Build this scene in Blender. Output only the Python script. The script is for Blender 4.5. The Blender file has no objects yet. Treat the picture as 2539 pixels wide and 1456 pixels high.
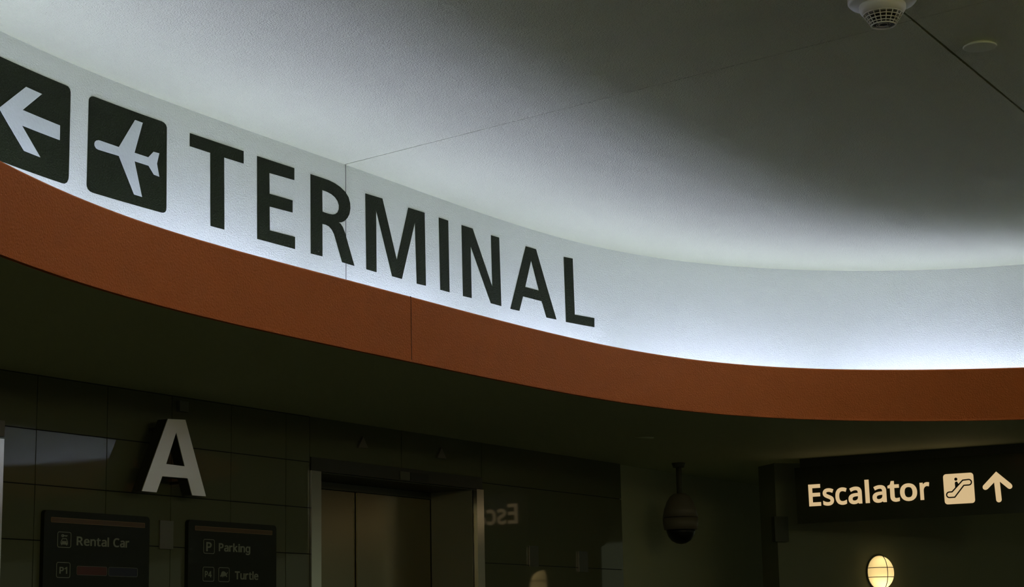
import bpy, bmesh, math, random, json
import numpy as np
from mathutils import Vector, Matrix
from mathutils.geometry import tessellate_polygon
random.seed(7)
SC = bpy.context.scene
COL = SC.collection

# ------------------------------------------------------------------ camera
EYE = 1.6                       # eye height above the floor; all plan data below is relative to the eye
FPX, PITCH, ROLL, CX, CY = 4628.24, 0.1858, -0.0199, 1269.5, 728.0
cp_, sp_ = math.cos(PITCH), math.sin(PITCH)
FW = np.array([0, cp_, sp_]); UP0 = np.array([0, -sp_, cp_]); RT0 = np.array([1., 0, 0])
RTV = math.cos(ROLL) * RT0 + math.sin(ROLL) * UP0
UPV = -math.sin(ROLL) * RT0 + math.cos(ROLL) * UP0
cam = bpy.data.cameras.new('camera')
cam.sensor_width = 36; cam.lens = 36 * FPX / 2539; cam.clip_start = .05; cam.clip_end = 200
co = bpy.data.objects.new('camera', cam); COL.objects.link(co)
m = Matrix.Identity(4)
for i in range(3):
    m[i][0] = RTV[i]; m[i][1] = UPV[i]; m[i][2] = -FW[i]
m[2][3] = EYE
co.matrix_world = m
SC.camera = co

# ------------------------------------------------------------------ light and exposure
SC.view_settings.view_transform = 'Standard'; SC.view_settings.look = 'None'
SC.view_settings.exposure = 0; SC.view_settings.gamma = 1; SC.view_settings.use_curve_mapping = False
COVE_POWER = 13.0                # emission of the fluorescent tubes in the cove
FILL_STRIP_POWER = 26.0               # emission of the tilted fill strip added beside each tube
DRUM_POWER = 12.0                # emission of the drum lamps of the hall
WORLD_COL, WORLD_STR = (0.60, 0.68, 0.44), 0.24
w = bpy.data.worlds.new('hall_surroundings'); SC.world = w; w.use_nodes = True
w.node_tree.nodes['Background'].inputs[0].default_value = (*WORLD_COL, 1)
w.node_tree.nodes['Background'].inputs[1].default_value = WORLD_STR
SC.cycles.max_bounces = 8; SC.cycles.diffuse_bounces = 5; SC.cycles.caustics_reflective = False

# ------------------------------------------------------------------ measuring helpers
def ray(u, v): return FW + (u - CX) / FPX * RTV - (v - CY) / FPX * UPV
def at_height(u, v, h):
    d = ray(u, v); return d * (h / d[2])
def smooth(D, lam):
    X = np.linspace(0, 2539, 129); n = len(X); A = []; b = []
    for x, y in D:
        i = min(int(np.searchsorted(X, x, 'right') - 1), n - 2); t = (x - X[i]) / (X[i + 1] - X[i])
        r = np.zeros(n); r[i] = 1 - t; r[i + 1] = t; A.append(r); b.append(y)
    D3 = np.diff(np.eye(n), 3, axis=0) * lam
    Y = np.linalg.lstsq(np.vstack([A, D3]), np.concatenate([b, np.zeros(len(D3))]), rcond=None)[0]
    return X, Y
HS, HF, HC = 1.15, 1.4259, 2.0504          # soffit, top of red fascia, ceiling (above the eye)
ED_RT = [(0,392.5),(34,412.6),(104,451),(188,487.5),(261,517),(339,544.4),(400,564.4),(518,598.3),(636,633),(754.5,663.5),(857,691),(1018.7,735),(1163.7,774),(1295.6,806),(1400,831.4),(1512.7,859),(1595.4,876.8),(1701.7,889.8),(1796,900.4),(1900,908),(2051,912.7),(2177,915.2),(2303,915.5),(2403,914.7),(2539,911.7)]
ED_RB = [(0,629),(104,671),(208.7,707.5),(313,736),(400,757.7),(518,789),(636,816),(754.5,842.4),(872.6,867.2),(1020.4,898.7),(1163.7,925.5),(1295.6,953.5),(1418,977.7),(1536.3,999.7),(1607,1009.8),(1701.7,1020),(1796,1028.8),(1900,1035.2),(2051,1040.3),(2177,1043),(2303,1044.4),(2403,1043.9),(2539,1041)]
ED_WT = [(0,75),(78.8,115),(157.5,150),(236,181.3),(315,213.6),(400,246.7),(548.8,300),(657.6,339.3),(766.4,378),(856.4,407.3),(1082,488),(1226,536.7),(1300,565),(1341.6,578),(1418,599),(1457,608),(1536,624.5),(1654.5,641.5),(1772.6,656.4),(1900,664.7),(2051,671),(2202,673.0),(2328,667.8),(2539,656)]
def plan_curve(D, h, lam):
    X, Y = smooth(D, lam)
    return np.array([at_height(x, y, h)[:2] for x, y in zip(X, Y)])

EXT = [(3.15,10.03),(3.7,9.85),(4.3,9.45),(4.85,8.85),(5.28,8.05),(5.52,7.1),(5.62,6.0),(5.62,4.4),(5.5,2.6),(5.1,0.8),(4.3,-.8),(3.1,-1.9),(1.7,-2.4),(.3,-2.2),(-.9,-1.3),(-1.6,0),(-1.86,1.5),(-1.88,3.0),(-1.72,4.3)]
def catmull(P, closed=True, k=6):      # centripetal, closed
    P = np.array(P, float); n = len(P); out = []
    for i in range(n):
        q = [P[(i-1) % n], P[i], P[(i+1) % n], P[(i+2) % n]]
        t = [0.]
        for u in range(3): t.append(t[-1] + max(np.linalg.norm(q[u+1] - q[u]), 1e-6)**.5)
        for j in range(k):
            x = t[1] + (t[2] - t[1]) * j / k
            A = [((t[u+1]-x)*q[u] + (x-t[u])*q[u+1]) / (t[u+1]-t[u]) for u in range(3)]
            B = [((t[u+2]-x)*A[u] + (x-t[u])*A[u+1]) / (t[u+2]-t[u]) for u in range(2)]
            out.append(((t[2]-x)*B[0] + (x-t[1])*B[1]) / (t[2]-t[1]))
    return np.array(out)
def normals_out(P):            # outward (away from the camera side) of a clockwise ring
    t = np.roll(P, -1, 0) - np.roll(P, 1, 0); t /= np.linalg.norm(t, axis=1)[:, None]
    return np.stack([-t[:, 1], t[:, 0]], -1)
def ring(vis, ext):
    vis = vis[::2]
    # tangent clean-up: catmull over the closed control list gives a smooth join
    full = catmull(list(vis) + list(ext), True, 4)
    return full
extF = np.array(EXT)
RB_ = ring(plan_curve(ED_RB, HS, 240), extF)
RT_ = ring(plan_curve(ED_RT, HF, 240), extF)
# wall ring
_e = catmull(EXT, True, 1); _c = ring(plan_curve(ED_RB, HS, 240), extF)
_n = normals_out(_c)
def nearest_n(p):
    i = int(np.argmin(((_c - p)**2).sum(1))); return _n[i]
extW = np.array([np.array(p) + nearest_n(np.array(p)) * .37 for p in EXT])
extW[0] = (3.36, 10.18)
extW[1] = np.array(EXT[1]) + nearest_n(np.array(EXT[1])) * .27
extW[-1] = (-2.0, 5.15)
extW[-2] = (-2.22, 3.9)
WT_ = ring(plan_curve(ED_WT, HC, 120), extW)

# wall of the lifts: plane through A0 along TV, facing NV
A0 = at_height(0, 914.5, HS); A1 = at_height(1536, 1150, HS)
TV = (A1 - A0)[:2]; TV /= np.linalg.norm(TV); NV = np.array([TV[1], -TV[0]])
TV3 = np.array([*TV, 0]); NV3 = np.array([*NV, 0])
def on_plane(u, v, P0, n, off=0.0):
    d = ray(u, v); return d * (((P0[:2] @ n) + off) / (d[:2] @ n))
def wsz(u, v, off=0.0):        # pixel -> (s, z) on the lift wall, 'off' metres in front of it
    P = on_plane(u, v, A0, NV, off); return np.array([(P[:2] - A0[:2]) @ TV, P[2]])
def w3(s, z, off=0.0):
    q = A0[:2] + TV * s + NV * off; return (q[0], q[1], z + EYE)

# ------------------------------------------------------------------ mesh helpers
def obj(name, bm, mat, parent=None, smooth_=False):
    me = bpy.data.meshes.new(name)
    bmesh.ops.remove_doubles(bm, verts=bm.verts, dist=1e-6)
    bmesh.ops.recalc_face_normals(bm, faces=bm.faces)
    bm.to_mesh(me); bm.free()
    if mat is not None: me.materials.append(mat)
    if smooth_:
        for p in me.polygons: p.use_smooth = True
    o = bpy.data.objects.new(name, me); COL.objects.link(o)
    if parent is not None:
        o.parent = parent; o.matrix_parent_inverse = parent.matrix_world.inverted()
    return o
def struct(name, bm, mat, smooth_=False):
    o = obj(name, bm, mat, None, smooth_); o['kind'] = 'structure'; return o
def tag(o, label, cat, group=None):
    o['label'] = label; o['category'] = cat
    if group: o['group'] = group
    return o
def thing(name, label, cat, loc, group=None):
    o = bpy.data.objects.new(name, None); COL.objects.link(o); o.location = loc
    o.matrix_world = Matrix.Translation(loc); o.empty_display_size = .1
    return tag(o, label, cat, group)
def prism(bm, loops, f, d0, d1):
    """solid from 2D loops (first outer, others holes); f(a,b,d)->xyz ; d0 back depth, d1 front depth"""
    tris = tessellate_polygon([[Vector((p[0], p[1], 0)) for p in L] for L in loops])
    flat = [p for L in loops for p in L]
    fr = [bm.verts.new(f(p[0], p[1], d1)) for p in flat]
    if d0 is None:
        for t in tris:
            try: bm.faces.new([fr[i] for i in t])
            except ValueError: pass
        return
    bk = [bm.verts.new(f(p[0], p[1], d0)) for p in flat]
    for t in tris:
        try: bm.faces.new([fr[i] for i in t]); bm.faces.new([bk[i] for i in reversed(t)])
        except ValueError: pass
    k = 0
    for L in loops:
        n = len(L)
        for i in range(n):
            a, b = k + i, k + (i + 1) % n
            try: bm.faces.new([fr[a], fr[b], bk[b], bk[a]])
            except ValueError: pass
        k += n
def rrect(a0, b0, a1, b1, r, n=5):
    P = []
    for cx, cy, q in ((a1-r, b1-r, 0), (a0+r, b1-r, 1), (a0+r, b0+r, 2), (a1-r, b0+r, 3)):
        for i in range(n + 1):
            t = (q + i / n) * math.pi / 2; P.append((cx + r*math.cos(t), cy + r*math.sin(t)))
    return P
def box(bm, lo, hi, f=None):
    c = [(x, y, z) for x in (lo[0], hi[0]) for y in (lo[1], hi[1]) for z in (lo[2], hi[2])]
    v = [bm.verts.new(f(*p) if f else p) for p in c]
    for q in ((0,1,3,2),(4,6,7,5),(0,4,5,1),(2,3,7,6),(0,2,6,4),(1,5,7,3)): bm.faces.new([v[i] for i in q])
def lathe(bm, prof, c, n=48, axis=None):
    rows = []
    for r, z in prof:
        if r < 1e-5: rows.append([bm.verts.new((c[0], c[1], c[2] + z))])
        else: rows.append([bm.verts.new((c[0] + r*math.cos(2*math.pi*i/n), c[1] + r*math.sin(2*math.pi*i/n), c[2] + z)) for i in range(n)])
    for a, b in zip(rows, rows[1:]):
        for i in range(n):
            q = [a[i % len(a)], a[(i+1) % len(a)], b[(i+1) % len(b)], b[i % len(b)]]
            u = []
            for x in q:
                if x not in u: u.append(x)
            if len(u) > 2:
                try: bm.faces.new(u)
                except ValueError: pass
def tube(bm, pts, r, n=8, closed=False):
    pts = [Vector(p) for p in pts]; rows = []; N = len(pts); up = None
    for i, p in enumerate(pts):
        a = pts[(i-1) % N] if (closed or i) else p; b = pts[(i+1) % N] if (closed or i < N-1) else p
        t = (b - a).normalized()
        if up is None: up = Vector((0, 0, 1)) if abs(t.z) < .9 else Vector((1, 0, 0))
        x = t.cross(up).normalized(); up = x.cross(t).normalized()
        rows.append([bm.verts.new(p + x*r*math.cos(2*math.pi*k/n) + up*r*math.sin(2*math.pi*k/n)) for k in range(n)])
    for i in range(N if closed else N-1):
        a, b = rows[i], rows[(i+1) % N]
        for k in range(n): bm.faces.new([a[k], a[(k+1) % n], b[(k+1) % n], b[k]])
    if not closed:
        bm.faces.new(rows[0][::-1]); bm.faces.new(rows[-1])

# ------------------------------------------------------------------ materials
def mat(name, col, rough=.6, metal=0., bump=None, emis=None, spec=.5, var=None, coat=0):
    m = bpy.data.materials.new(name); m.use_nodes = True; nt = m.node_tree; b = nt.nodes['Principled BSDF']
    b.inputs['Base Color'].default_value = (*col, 1); b.inputs['Roughness'].default_value = rough
    b.inputs['Metallic'].default_value = metal; b.inputs['Specular IOR Level'].default_value = spec
    tc = nt.nodes.new('ShaderNodeTexCoord')
    if emis:
        b.inputs['Emission Color'].default_value = (*emis[0], 1); b.inputs['Emission Strength'].default_value = emis[1]
    if var:                    # gentle colour mottling of the paint itself
        n = nt.nodes.new('ShaderNodeTexNoise'); n.inputs['Scale'].default_value = var[0]; n.inputs['Detail'].default_value = 4
        nt.links.new(tc.outputs['Object'], n.inputs['Vector'])
        mx = nt.nodes.new('ShaderNodeMix'); mx.data_type = 'RGBA'
        mx.inputs[6].default_value = (*col, 1); mx.inputs[7].default_value = (*var[1], 1)
        nt.links.new(n.outputs['Fac'], mx.inputs[0]); nt.links.new(mx.outputs[2], b.inputs['Base Color'])
    if bump:                   # (scale, distance, strength)
        n = nt.nodes.new('ShaderNodeTexNoise'); n.inputs['Scale'].default_value = bump[0]; n.inputs['Detail'].default_value = 3
        n.inputs['Roughness'].default_value = .55
        nt.links.new(tc.outputs['Object'], n.inputs['Vector'])
        bp = nt.nodes.new('ShaderNodeBump'); bp.inputs['Distance'].default_value = bump[1]; bp.inputs['Strength'].default_value = bump[2]
        nt.links.new(n.outputs['Fac'], bp.inputs['Height']); nt.links.new(bp.outputs['Normal'], b.inputs['Normal'])
    return m
M = dict(
    white=mat('white_stucco', (.78, .83, .71), .75, bump=(165, .0045, .8)),
    ceil=mat('ceiling_stucco', (.73, .775, .51), .85, bump=(190, .009, 1.0)),
    red=mat('rust_red_stucco', (.78, .185, .026), .75, bump=(130, .006, .9), var=(9, (.68, .170, .026))),
    black_paint=mat('black_sign_paint', (.012, .0175, .004), .5, spec=.10, bump=(150, .005, .9)),
    white_paint=mat('white_sign_paint', (.64, .70, .64), .45, bump=(95, .004, .3)),
    soffit=mat('soffit_paint', (.80, .84, .58), .8),
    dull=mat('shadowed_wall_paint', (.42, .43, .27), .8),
    tile=mat('dark_glossy_tile', (.12, .125, .075), .04, spec=.25),
    grout=mat('dark_joint', (.006, .006, .004), .8),
    steel=mat('brushed_steel', (.42, .38, .33), .27, metal=1.),
    steel_bright=mat('polished_steel', (.62, .60, .56), .22, metal=1.),
    door=mat('lift_door_steel', (.24, .215, .15), .25, metal=1.),
    black=mat('black_finish', (.05, .054, .032), .4),
    dark=mat('dark_metal', (.03, .03, .02), .4),
    floor=mat('dark_floor', (.085, .083, .052), .5, var=(3, (.10, .098, .062))),
    reveal=mat('reveal_steel', (.40, .38, .28), .5, metal=.5),
    cover=mat('plain_cover_paint', (.80, .85, .60), .6),
    plastic=mat('ivory_plastic', (.78, .78, .68), .4),
    plastic_dark=mat('dark_plastic', (.02, .02, .015), .5),
    cream=mat('cream_sign_print', (.25, .26, .18), .5),
    orange=mat('orange_sign_print', (.11, .055, .012), .5),
    orange_line=mat('orange_outline_print', (.26, .16, .05), .5),
    red_print=mat('dark_red_sign_print', (.10, .02, .008), .5),
    blue_print=mat('dark_blue_sign_print', (.010, .012, .025), .5),
    board=mat('black_sign_board', (.013, .016, .005), .5, spec=.25),
    tube=mat('lit_fluorescent_tube', (.9, .9, .9), .5, emis=((.86, .83, 1.56), COVE_POWER)),
    lens=mat('added_cove_fill_strip', (.9, .9, .9), .5, emis=((.83, .87, 1.55), FILL_STRIP_POWER)),  # extra glowing strip, added to brighten the ceiling further from the wall
    drum=mat('lit_drum_diffuser', (.9, .9, .9), .5, emis=((1.0, .92, .40), DRUM_POWER)),
    sign_glow=mat('lit_sign_face', (.5, .42, .3), .4, emis=((.60, .43, .225), 1.03)),
    camera_grey=mat('grey_camera_housing', (.17, .145, .11), .5),
)
GL = json.loads('''{"E":[[[351,-18],[351,71],[144,71],[144,206],[339,206],[339,295],[144,295],[144,408],[351,408],[351,498],[47,498],[47,-18]]],"s":[[[192,-22],[230,-12],[263,5],[289,30],[305,62],[310,99],[308,121],[303,140],[294,157],[282,172],[268,184],[251,195],[232,205],[212,214],[190,223],[169,231],[151,239],[137,245],[126,251],[118,257],[113,261],[111,265],[109,269],[109,274],[110,281],[113,286],[119,291],[130,296],[145,299],[165,300],[181,300],[196,298],[212,294],[227,290],[242,285],[274,272],[308,352],[273,366],[254,373],[235,378],[214,382],[192,384],[169,385],[129,382],[93,373],[61,357],[36,334],[21,305],[16,272],[18,250],[23,230],[33,213],[45,198],[60,186],[77,175],[96,166],[117,156],[139,147],[161,139],[178,131],[192,124],[201,118],[208,112],[212,108],[214,104],[216,99],[216,95],[215,85],[211,77],[204,70],[192,64],[174,60],[149,59],[130,60],[111,63],[92,67],[74,73],[57,79],[17,98],[17,5],[43,-7],[60,-13],[79,-18],[100,-22],[123,-24],[148,-25]]],"c":[[[222,-24],[241,-22],[258,-19],[274,-15],[289,-10],[312,1],[312,92],[275,76],[262,72],[248,68],[234,65],[218,63],[202,62],[174,66],[154,75],[138,90],[126,112],[119,142],[116,178],[122,233],[139,269],[165,290],[205,297],[215,296],[227,295],[240,292],[293,276],[323,357],[295,369],[280,374],[262,379],[244,382],[225,384],[205,385],[172,382],[140,375],[111,363],[84,346],[62,323],[43,294],[29,261],[22,222],[19,178],[21,136],[29,98],[42,65],[60,37],[82,14],[108,-3],[137,-15],[168,-22],[201,-25]]],"a":[[[175,-23],[202,-18],[224,-9],[244,4],[262,20],[258,17],[265,-18],[340,-18],[340,246],[337,287],[324,323],[303,351],[274,370],[237,381],[194,384],[169,383],[145,380],[122,374],[100,367],[80,360],[47,344],[79,267],[111,281],[126,287],[142,293],[157,297],[173,299],[190,300],[208,299],[223,294],[233,288],[240,278],[245,262],[247,238],[247,234],[202,233],[147,228],[100,217],[63,198],[35,172],[18,139],[13,100],[17,62],[30,30],[51,5],[79,-12],[110,-22],[144,-25]],[[143,60],[131,64],[122,69],[116,76],[112,86],[110,99],[112,115],[118,128],[128,138],[146,146],[174,153],[212,156],[246,157],[246,145],[243,116],[235,95],[222,80],[204,69],[183,61],[158,59]]],"l":[[[134,-18],[134,528],[39,528],[39,-18]]],"t":[[[204,-21],[246,-10],[246,71],[202,62],[178,60],[166,61],[157,65],[150,70],[144,78],[140,90],[139,107],[139,296],[243,296],[243,378],[139,378],[139,461],[73,461],[48,379],[-7,354],[-7,296],[44,296],[44,104],[46,75],[51,50],[61,28],[74,10],[90,-4],[108,-14],[127,-20],[147,-24],[168,-25]]],"o":[[[255,-19],[300,-1],[338,30],[360,60],[376,96],[385,136],[388,181],[386,221],[378,257],[365,290],[347,318],[326,342],[300,360],[270,374],[238,382],[204,385],[152,379],[106,361],[69,331],[47,301],[31,265],[22,225],[19,181],[21,140],[29,104],[42,71],[60,42],[82,18],[108,0],[137,-14],[169,-22],[202,-25]],[[175,64],[154,74],[138,90],[126,114],[119,144],[116,181],[119,217],[126,247],[138,270],[153,286],[174,295],[203,299],[231,295],[253,286],[269,270],[281,247],[288,217],[291,181],[288,144],[281,114],[269,90],[253,74],[232,64],[203,60]]],"r":[[[134,-18],[134,191],[136,213],[140,231],[147,247],[156,261],[166,273],[179,283],[192,289],[206,294],[221,295],[239,294],[275,287],[288,378],[249,384],[225,385],[197,382],[172,374],[149,360],[130,343],[114,325],[120,321],[122,378],[39,378],[39,-18]]],"R":[[[144,-18],[144,180],[211,180],[327,-18],[438,-17],[302,206],[299,205],[316,214],[333,224],[348,237],[362,253],[374,271],[383,292],[388,317],[390,344],[385,390],[369,429],[341,460],[303,481],[255,494],[198,498],[47,498],[47,-18]],[[144,409],[194,409],[227,407],[253,401],[271,393],[282,381],[289,364],[291,340],[289,317],[282,300],[271,286],[254,276],[230,270],[197,267],[144,267]]],"e":[[[235,-24],[257,-22],[278,-19],[297,-14],[316,-7],[346,5],[346,95],[304,78],[286,72],[270,68],[252,64],[234,62],[214,62],[184,65],[161,74],[143,88],[129,108],[120,135],[118,151],[363,151],[363,205],[360,238],[354,269],[343,298],[328,323],[308,345],[285,362],[258,375],[228,382],[196,385],[162,382],[131,373],[103,359],[78,340],[57,315],[40,286],[28,253],[21,217],[19,177],[21,137],[29,100],[43,68],[61,40],[84,16],[111,-2],[142,-15],[175,-22],[210,-25]],[[122,241],[130,262],[142,279],[156,291],[174,298],[195,300],[218,298],[235,290],[247,279],[257,262],[263,241],[263,234],[121,234]]],"n":[[[134,-18],[134,186],[137,223],[143,252],[154,273],[168,287],[190,296],[221,299],[257,291],[277,270],[284,229],[284,-18],[379,-18],[379,235],[375,280],[362,319],[340,349],[310,369],[273,381],[231,385],[205,383],[181,378],[158,369],[136,357],[118,341],[123,342],[120,378],[39,378],[39,-18]]],"C":[[[287,-24],[311,-23],[332,-20],[352,-16],[372,-11],[403,0],[403,89],[362,77],[344,73],[327,69],[308,67],[290,65],[271,64],[224,70],[188,85],[160,110],[144,135],[132,165],[125,200],[123,240],[125,280],[133,315],[146,345],[163,369],[192,395],[228,410],[271,415],[290,414],[308,412],[325,408],[342,402],[357,397],[388,384],[428,468],[369,491],[322,501],[271,504],[222,501],[177,489],[136,471],[102,445],[73,413],[51,376],[35,335],[26,289],[23,240],[26,190],[34,144],[49,102],[70,65],[97,33],[130,8],[168,-10],[212,-21],[261,-25]]],"P":[[[144,-18],[144,169],[181,169],[227,171],[268,179],[303,192],[331,210],[354,231],[370,256],[381,282],[388,310],[390,339],[385,384],[369,424],[341,456],[313,475],[278,488],[238,495],[193,498],[47,498],[47,-18]],[[144,410],[186,410],[223,407],[250,401],[269,391],[281,377],[289,359],[291,336],[288,309],[280,289],[266,276],[244,265],[213,259],[173,256],[144,256]]],"k":[[[134,-18],[134,124],[154,142],[272,-18],[381,-14],[220,205],[369,371],[266,378],[145,250],[130,233],[114,213],[123,208],[133,215],[134,244],[134,528],[39,528],[39,-18]]],"i":[[[134,-18],[134,378],[39,378],[39,-18]],[[100,403],[113,408],[124,416],[133,428],[138,442],[140,457],[138,473],[133,488],[124,499],[112,507],[100,512],[87,513],[74,512],[61,507],[50,499],[41,487],[36,473],[34,457],[36,442],[41,428],[50,416],[61,408],[74,403],[87,402]]],"g":[[[249,-175],[294,-160],[329,-135],[355,-100],[369,-57],[374,-7],[374,378],[295,378],[290,344],[296,342],[277,358],[257,370],[234,378],[210,383],[184,385],[137,379],[95,359],[62,327],[43,296],[29,262],[22,222],[19,179],[21,135],[29,96],[43,61],[62,31],[96,0],[137,-19],[185,-25],[236,-18],[279,3],[289,24],[280,27],[280,4],[280,-10],[277,-36],[270,-56],[258,-72],[242,-84],[223,-91],[198,-94],[150,-91],[109,-82],[47,-57],[47,-151],[97,-169],[143,-177],[195,-179]],[[171,63],[152,72],[137,87],[126,110],[119,141],[116,179],[119,217],[126,247],[138,271],[153,286],[171,296],[193,299],[221,296],[243,287],[258,274],[270,253],[277,221],[280,179],[280,166],[278,129],[270,101],[259,83],[244,70],[223,63],[194,60]]],"T":[[[235,-18],[235,408],[384,408],[384,498],[-11,498],[-11,408],[138,408],[138,-18]]],"u":[[[209,-23],[234,-18],[257,-10],[279,2],[298,18],[292,17],[295,-18],[376,-18],[376,378],[281,378],[281,173],[278,137],[272,108],[261,87],[246,73],[224,64],[194,61],[158,68],[138,89],[131,130],[131,378],[35,378],[35,123],[39,79],[51,41],[73,11],[104,-9],[141,-21],[184,-25]]],"1":[[[256,-18],[256,498],[183,498],[34,382],[88,314],[153,367],[176,386],[172,393],[163,382],[163,335],[163,-18]]],"4":[[[319,-18],[319,91],[389,91],[389,180],[319,180],[319,500],[230,500],[-4,165],[-4,91],[226,91],[226,-18]],[[231,357],[246,382],[242,403],[227,373],[226,313],[226,180],[101,177]]]}''')

# ================================================================== STRUCTURE
nF = normals_out(RB_); nW = normals_out(WT_)
def sweep(cols, closed=True):
    """cols: list over profile of arrays (N,3); returns bmesh of the swept closed profile"""
    bm = bmesh.new(); N = len(cols[0])
    V = [[bm.verts.new((c[i][0], c[i][1], c[i][2] + EYE)) for i in range(N)] for c in cols]
    K = len(cols)
    for a in range(K):
        b = (a + 1) % K
        for i in range(N):
            j = (i + 1) % N
            bm.faces.new([V[a][i], V[a][j], V[b][j], V[b][i]])
    return bm
def col_(P, n, off, z): return np.column_stack([P + n*off, np.full(len(P), z)])
def smooth_by_angle(o, ang=30):
    me = o.data
    for p in me.polygons: p.use_smooth = True
    me.set_sharp_from_angle(angle=math.radians(ang)) if hasattr(me, 'set_sharp_from_angle') else None

ZT = 1.24
_ctr = np.array([1.9, 4.2]); _d = RB_ - _ctr; OUTR = _ctr + _d / np.linalg.norm(_d, axis=1)[:, None] * 15
o = struct('trim_1', sweep([col_(RB_, nF, .003, HS), col_(RB_, nF, -.0025, HS + .0006), col_(RB_, nF, -.0025, HS + .010), col_(RB_, nF, 0, HS + .0108),
                           col_(RT_, nF, 0, HF - .006), col_(RT_, nF, .005, HF), col_(RT_, nF, .04, HF), col_(RB_, nF, .04, HS)]), M['red'])
smooth_by_angle(o); fascia = o
o.data.materials.append(M['white'])       # the trough side of the upstand is painted white
_N = len(RB_)
for p_ in o.data.polygons:
    if p_.index // _N == 6: p_.material_index = 1
o = struct('wall_ring', sweep([col_(WT_, nW, 0, ZT), col_(WT_, nW, 0, HC), col_(WT_, nW, .09, HC), col_(WT_, nW, .09, ZT)]), M['white'])
smooth_by_angle(o); wall_ring = o
o = struct('trim_2', sweep([col_(RB_, nF, .041, ZT), col_(WT_, nW, -.002, ZT), col_(WT_, nW, -.002, ZT - .02), col_(RB_, nF, .041, ZT - .02)]), M['white'])
struct('ceiling_soffit', sweep([col_(RB_, nF, .014, HS - .0006), col_(OUTR, nF, 0, HS - .0006), col_(OUTR, nF, 0, HS + .05), col_(RB_, nF, .042, HS + .05), col_(RB_, nF, .042, HS - .0002), col_(RB_, nF, .014, HS - .0002)]), M['soffit'])

# ceiling in four fields, parted by two open joints
J1 = at_height(857, 407.5, HC)[:2]; J2 = at_height(2263, 50, HC)[:2]; J3 = at_height(2539, 278, HC)[:2]
bmC = bmesh.new()
for s1 in (1, -1):
    for s2 in (1, -1):
        b = bmesh.new(); box(b, (-6, -7, HC), (10, 15, HC + .025))
        for (p, q, sg, g) in ((J1, J2, s1, .003), (J2, J3, s2, .0048)):
            d = (q - p) / np.linalg.norm(q - p); n = np.array([-d[1], d[0]]) * sg
            c0 = p + n * g
            r = bmesh.ops.bisect_plane(b, geom=b.verts[:] + b.edges[:] + b.faces[:], plane_co=(c0[0], c0[1], 0), plane_no=(-n[0], -n[1], 0), clear_outer=True)
            ed = [e for e in r['geom_cut'] if isinstance(e, bmesh.types.BMEdge)]
            bmesh.ops.edgeloop_fill(b, edges=ed)
        for v in b.verts: v.co.z += EYE
        me = bpy.data.meshes.new('t'); b.to_mesh(me); b.free(); bmC.from_mesh(me); bpy.data.meshes.remove(me)
me = bpy.data.meshes.new('ceiling'); bmC.to_mesh(me); bmC.free(); me.materials.append(M['ceil'])
ceil = bpy.data.objects.new('ceiling', me); COL.objects.link(ceil); ceil['kind'] = 'structure'
b = bmesh.new(); box(b, (-6, -7, HC + .026 + EYE), (10, 15, HC + .10 + EYE)); struct('ceiling_slab', b, M['grout'])
b = bmesh.new(); box(b, (-14, -14, -.1), (16, 24, 0)); struct('floor', b, M['floor'])

# joints of the ring: thin dark sealant lines
class Curtain:
    def __init__(s, P, n):
        s.P = P; s.n = n; d = np.linalg.norm(np.roll(P, -1, 0) - P, axis=1); s.S = np.concatenate([[0], np.cumsum(d)[:-1]]); s.L = d.sum()
    def at(s, u, z, off=0.0):
        k = int(np.searchsorted(s.S, u, 'right') - 1) % len(s.P); j = (k + 1) % len(s.P)
        t = (u - s.S[k]) / np.linalg.norm(s.P[j] - s.P[k]); p = s.P[k]*(1-t) + s.P[j]*t; n = s.n[k]*(1-t) + s.n[j]*t
        q = p - n * off; return (q[0], q[1], z + EYE)
    def hit(s, u, v, kmax=290):
        d = ray(u, v); best = None
        for k in range(-24, kmax):
            a = s.P[k]; b_ = s.P[(k+1) % len(s.P)]; e = b_ - a
            A = np.array([[d[0], -e[0]], [d[1], -e[1]]]); det = np.linalg.det(A)
            if abs(det) < 1e-12: continue
            r, t = np.linalg.solve(A, a)
            if r > 3 and -1e-6 <= t <= 1 + 1e-6:
                if best is None or r < best[0]:
                    S = s.S[k] if k >= 0 else s.S[k % len(s.P)] - s.L
                    best = (r, S + t*np.linalg.norm(e), r*d[2])
        return best[1], best[2]
    def at2(s, u, z, off=0.): return s.at(u if u >= 0 else u + s.L, z, off)
CW = Curtain(WT_, nW); CFa = Curtain((RB_ + RT_) / 2, nF)
b = bmesh.new(); s_, _ = CFa.hit(1019.5, 817)
P_t = Curtain(RT_, nF); sb = Curtain(RB_, nF).hit(1020.4, 899)[0]; st = P_t.hit(1018.6, 736)[0]
CB = Curtain(RB_, nF)
v = [b.verts.new(x) for x in (CB.at(sb-.0013, HS, .0012), CB.at(sb+.0013, HS, .0012), P_t.at(st+.0013, HF, .0012), P_t.at(st-.0013, HF, .0012),
                              CB.at(sb-.0013, HS, -.02), CB.at(sb+.0013, HS, -.02), P_t.at(st+.0013, HF, -.02), P_t.at(st-.0013, HF, -.02))]
for q in ((0,1,2,3),(4,7,6,5),(0,4,5,1),(1,5,6,2),(2,6,7,3),(3,7,4,0)): b.faces.new([v[i] for i in q])
obj('joint', b, mat('rust_joint', (.08, .02, .006), .8), fascia)
b = bmesh.new(); sw = CW.hit(857.3, 550)[0]
box(b, (sw-.0009, ZT, -.02), (sw+.0009, HC, .0012), lambda a, z, d: CW.at(a, z, d)); obj('joint', b, M['grout'], wall_ring)

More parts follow.
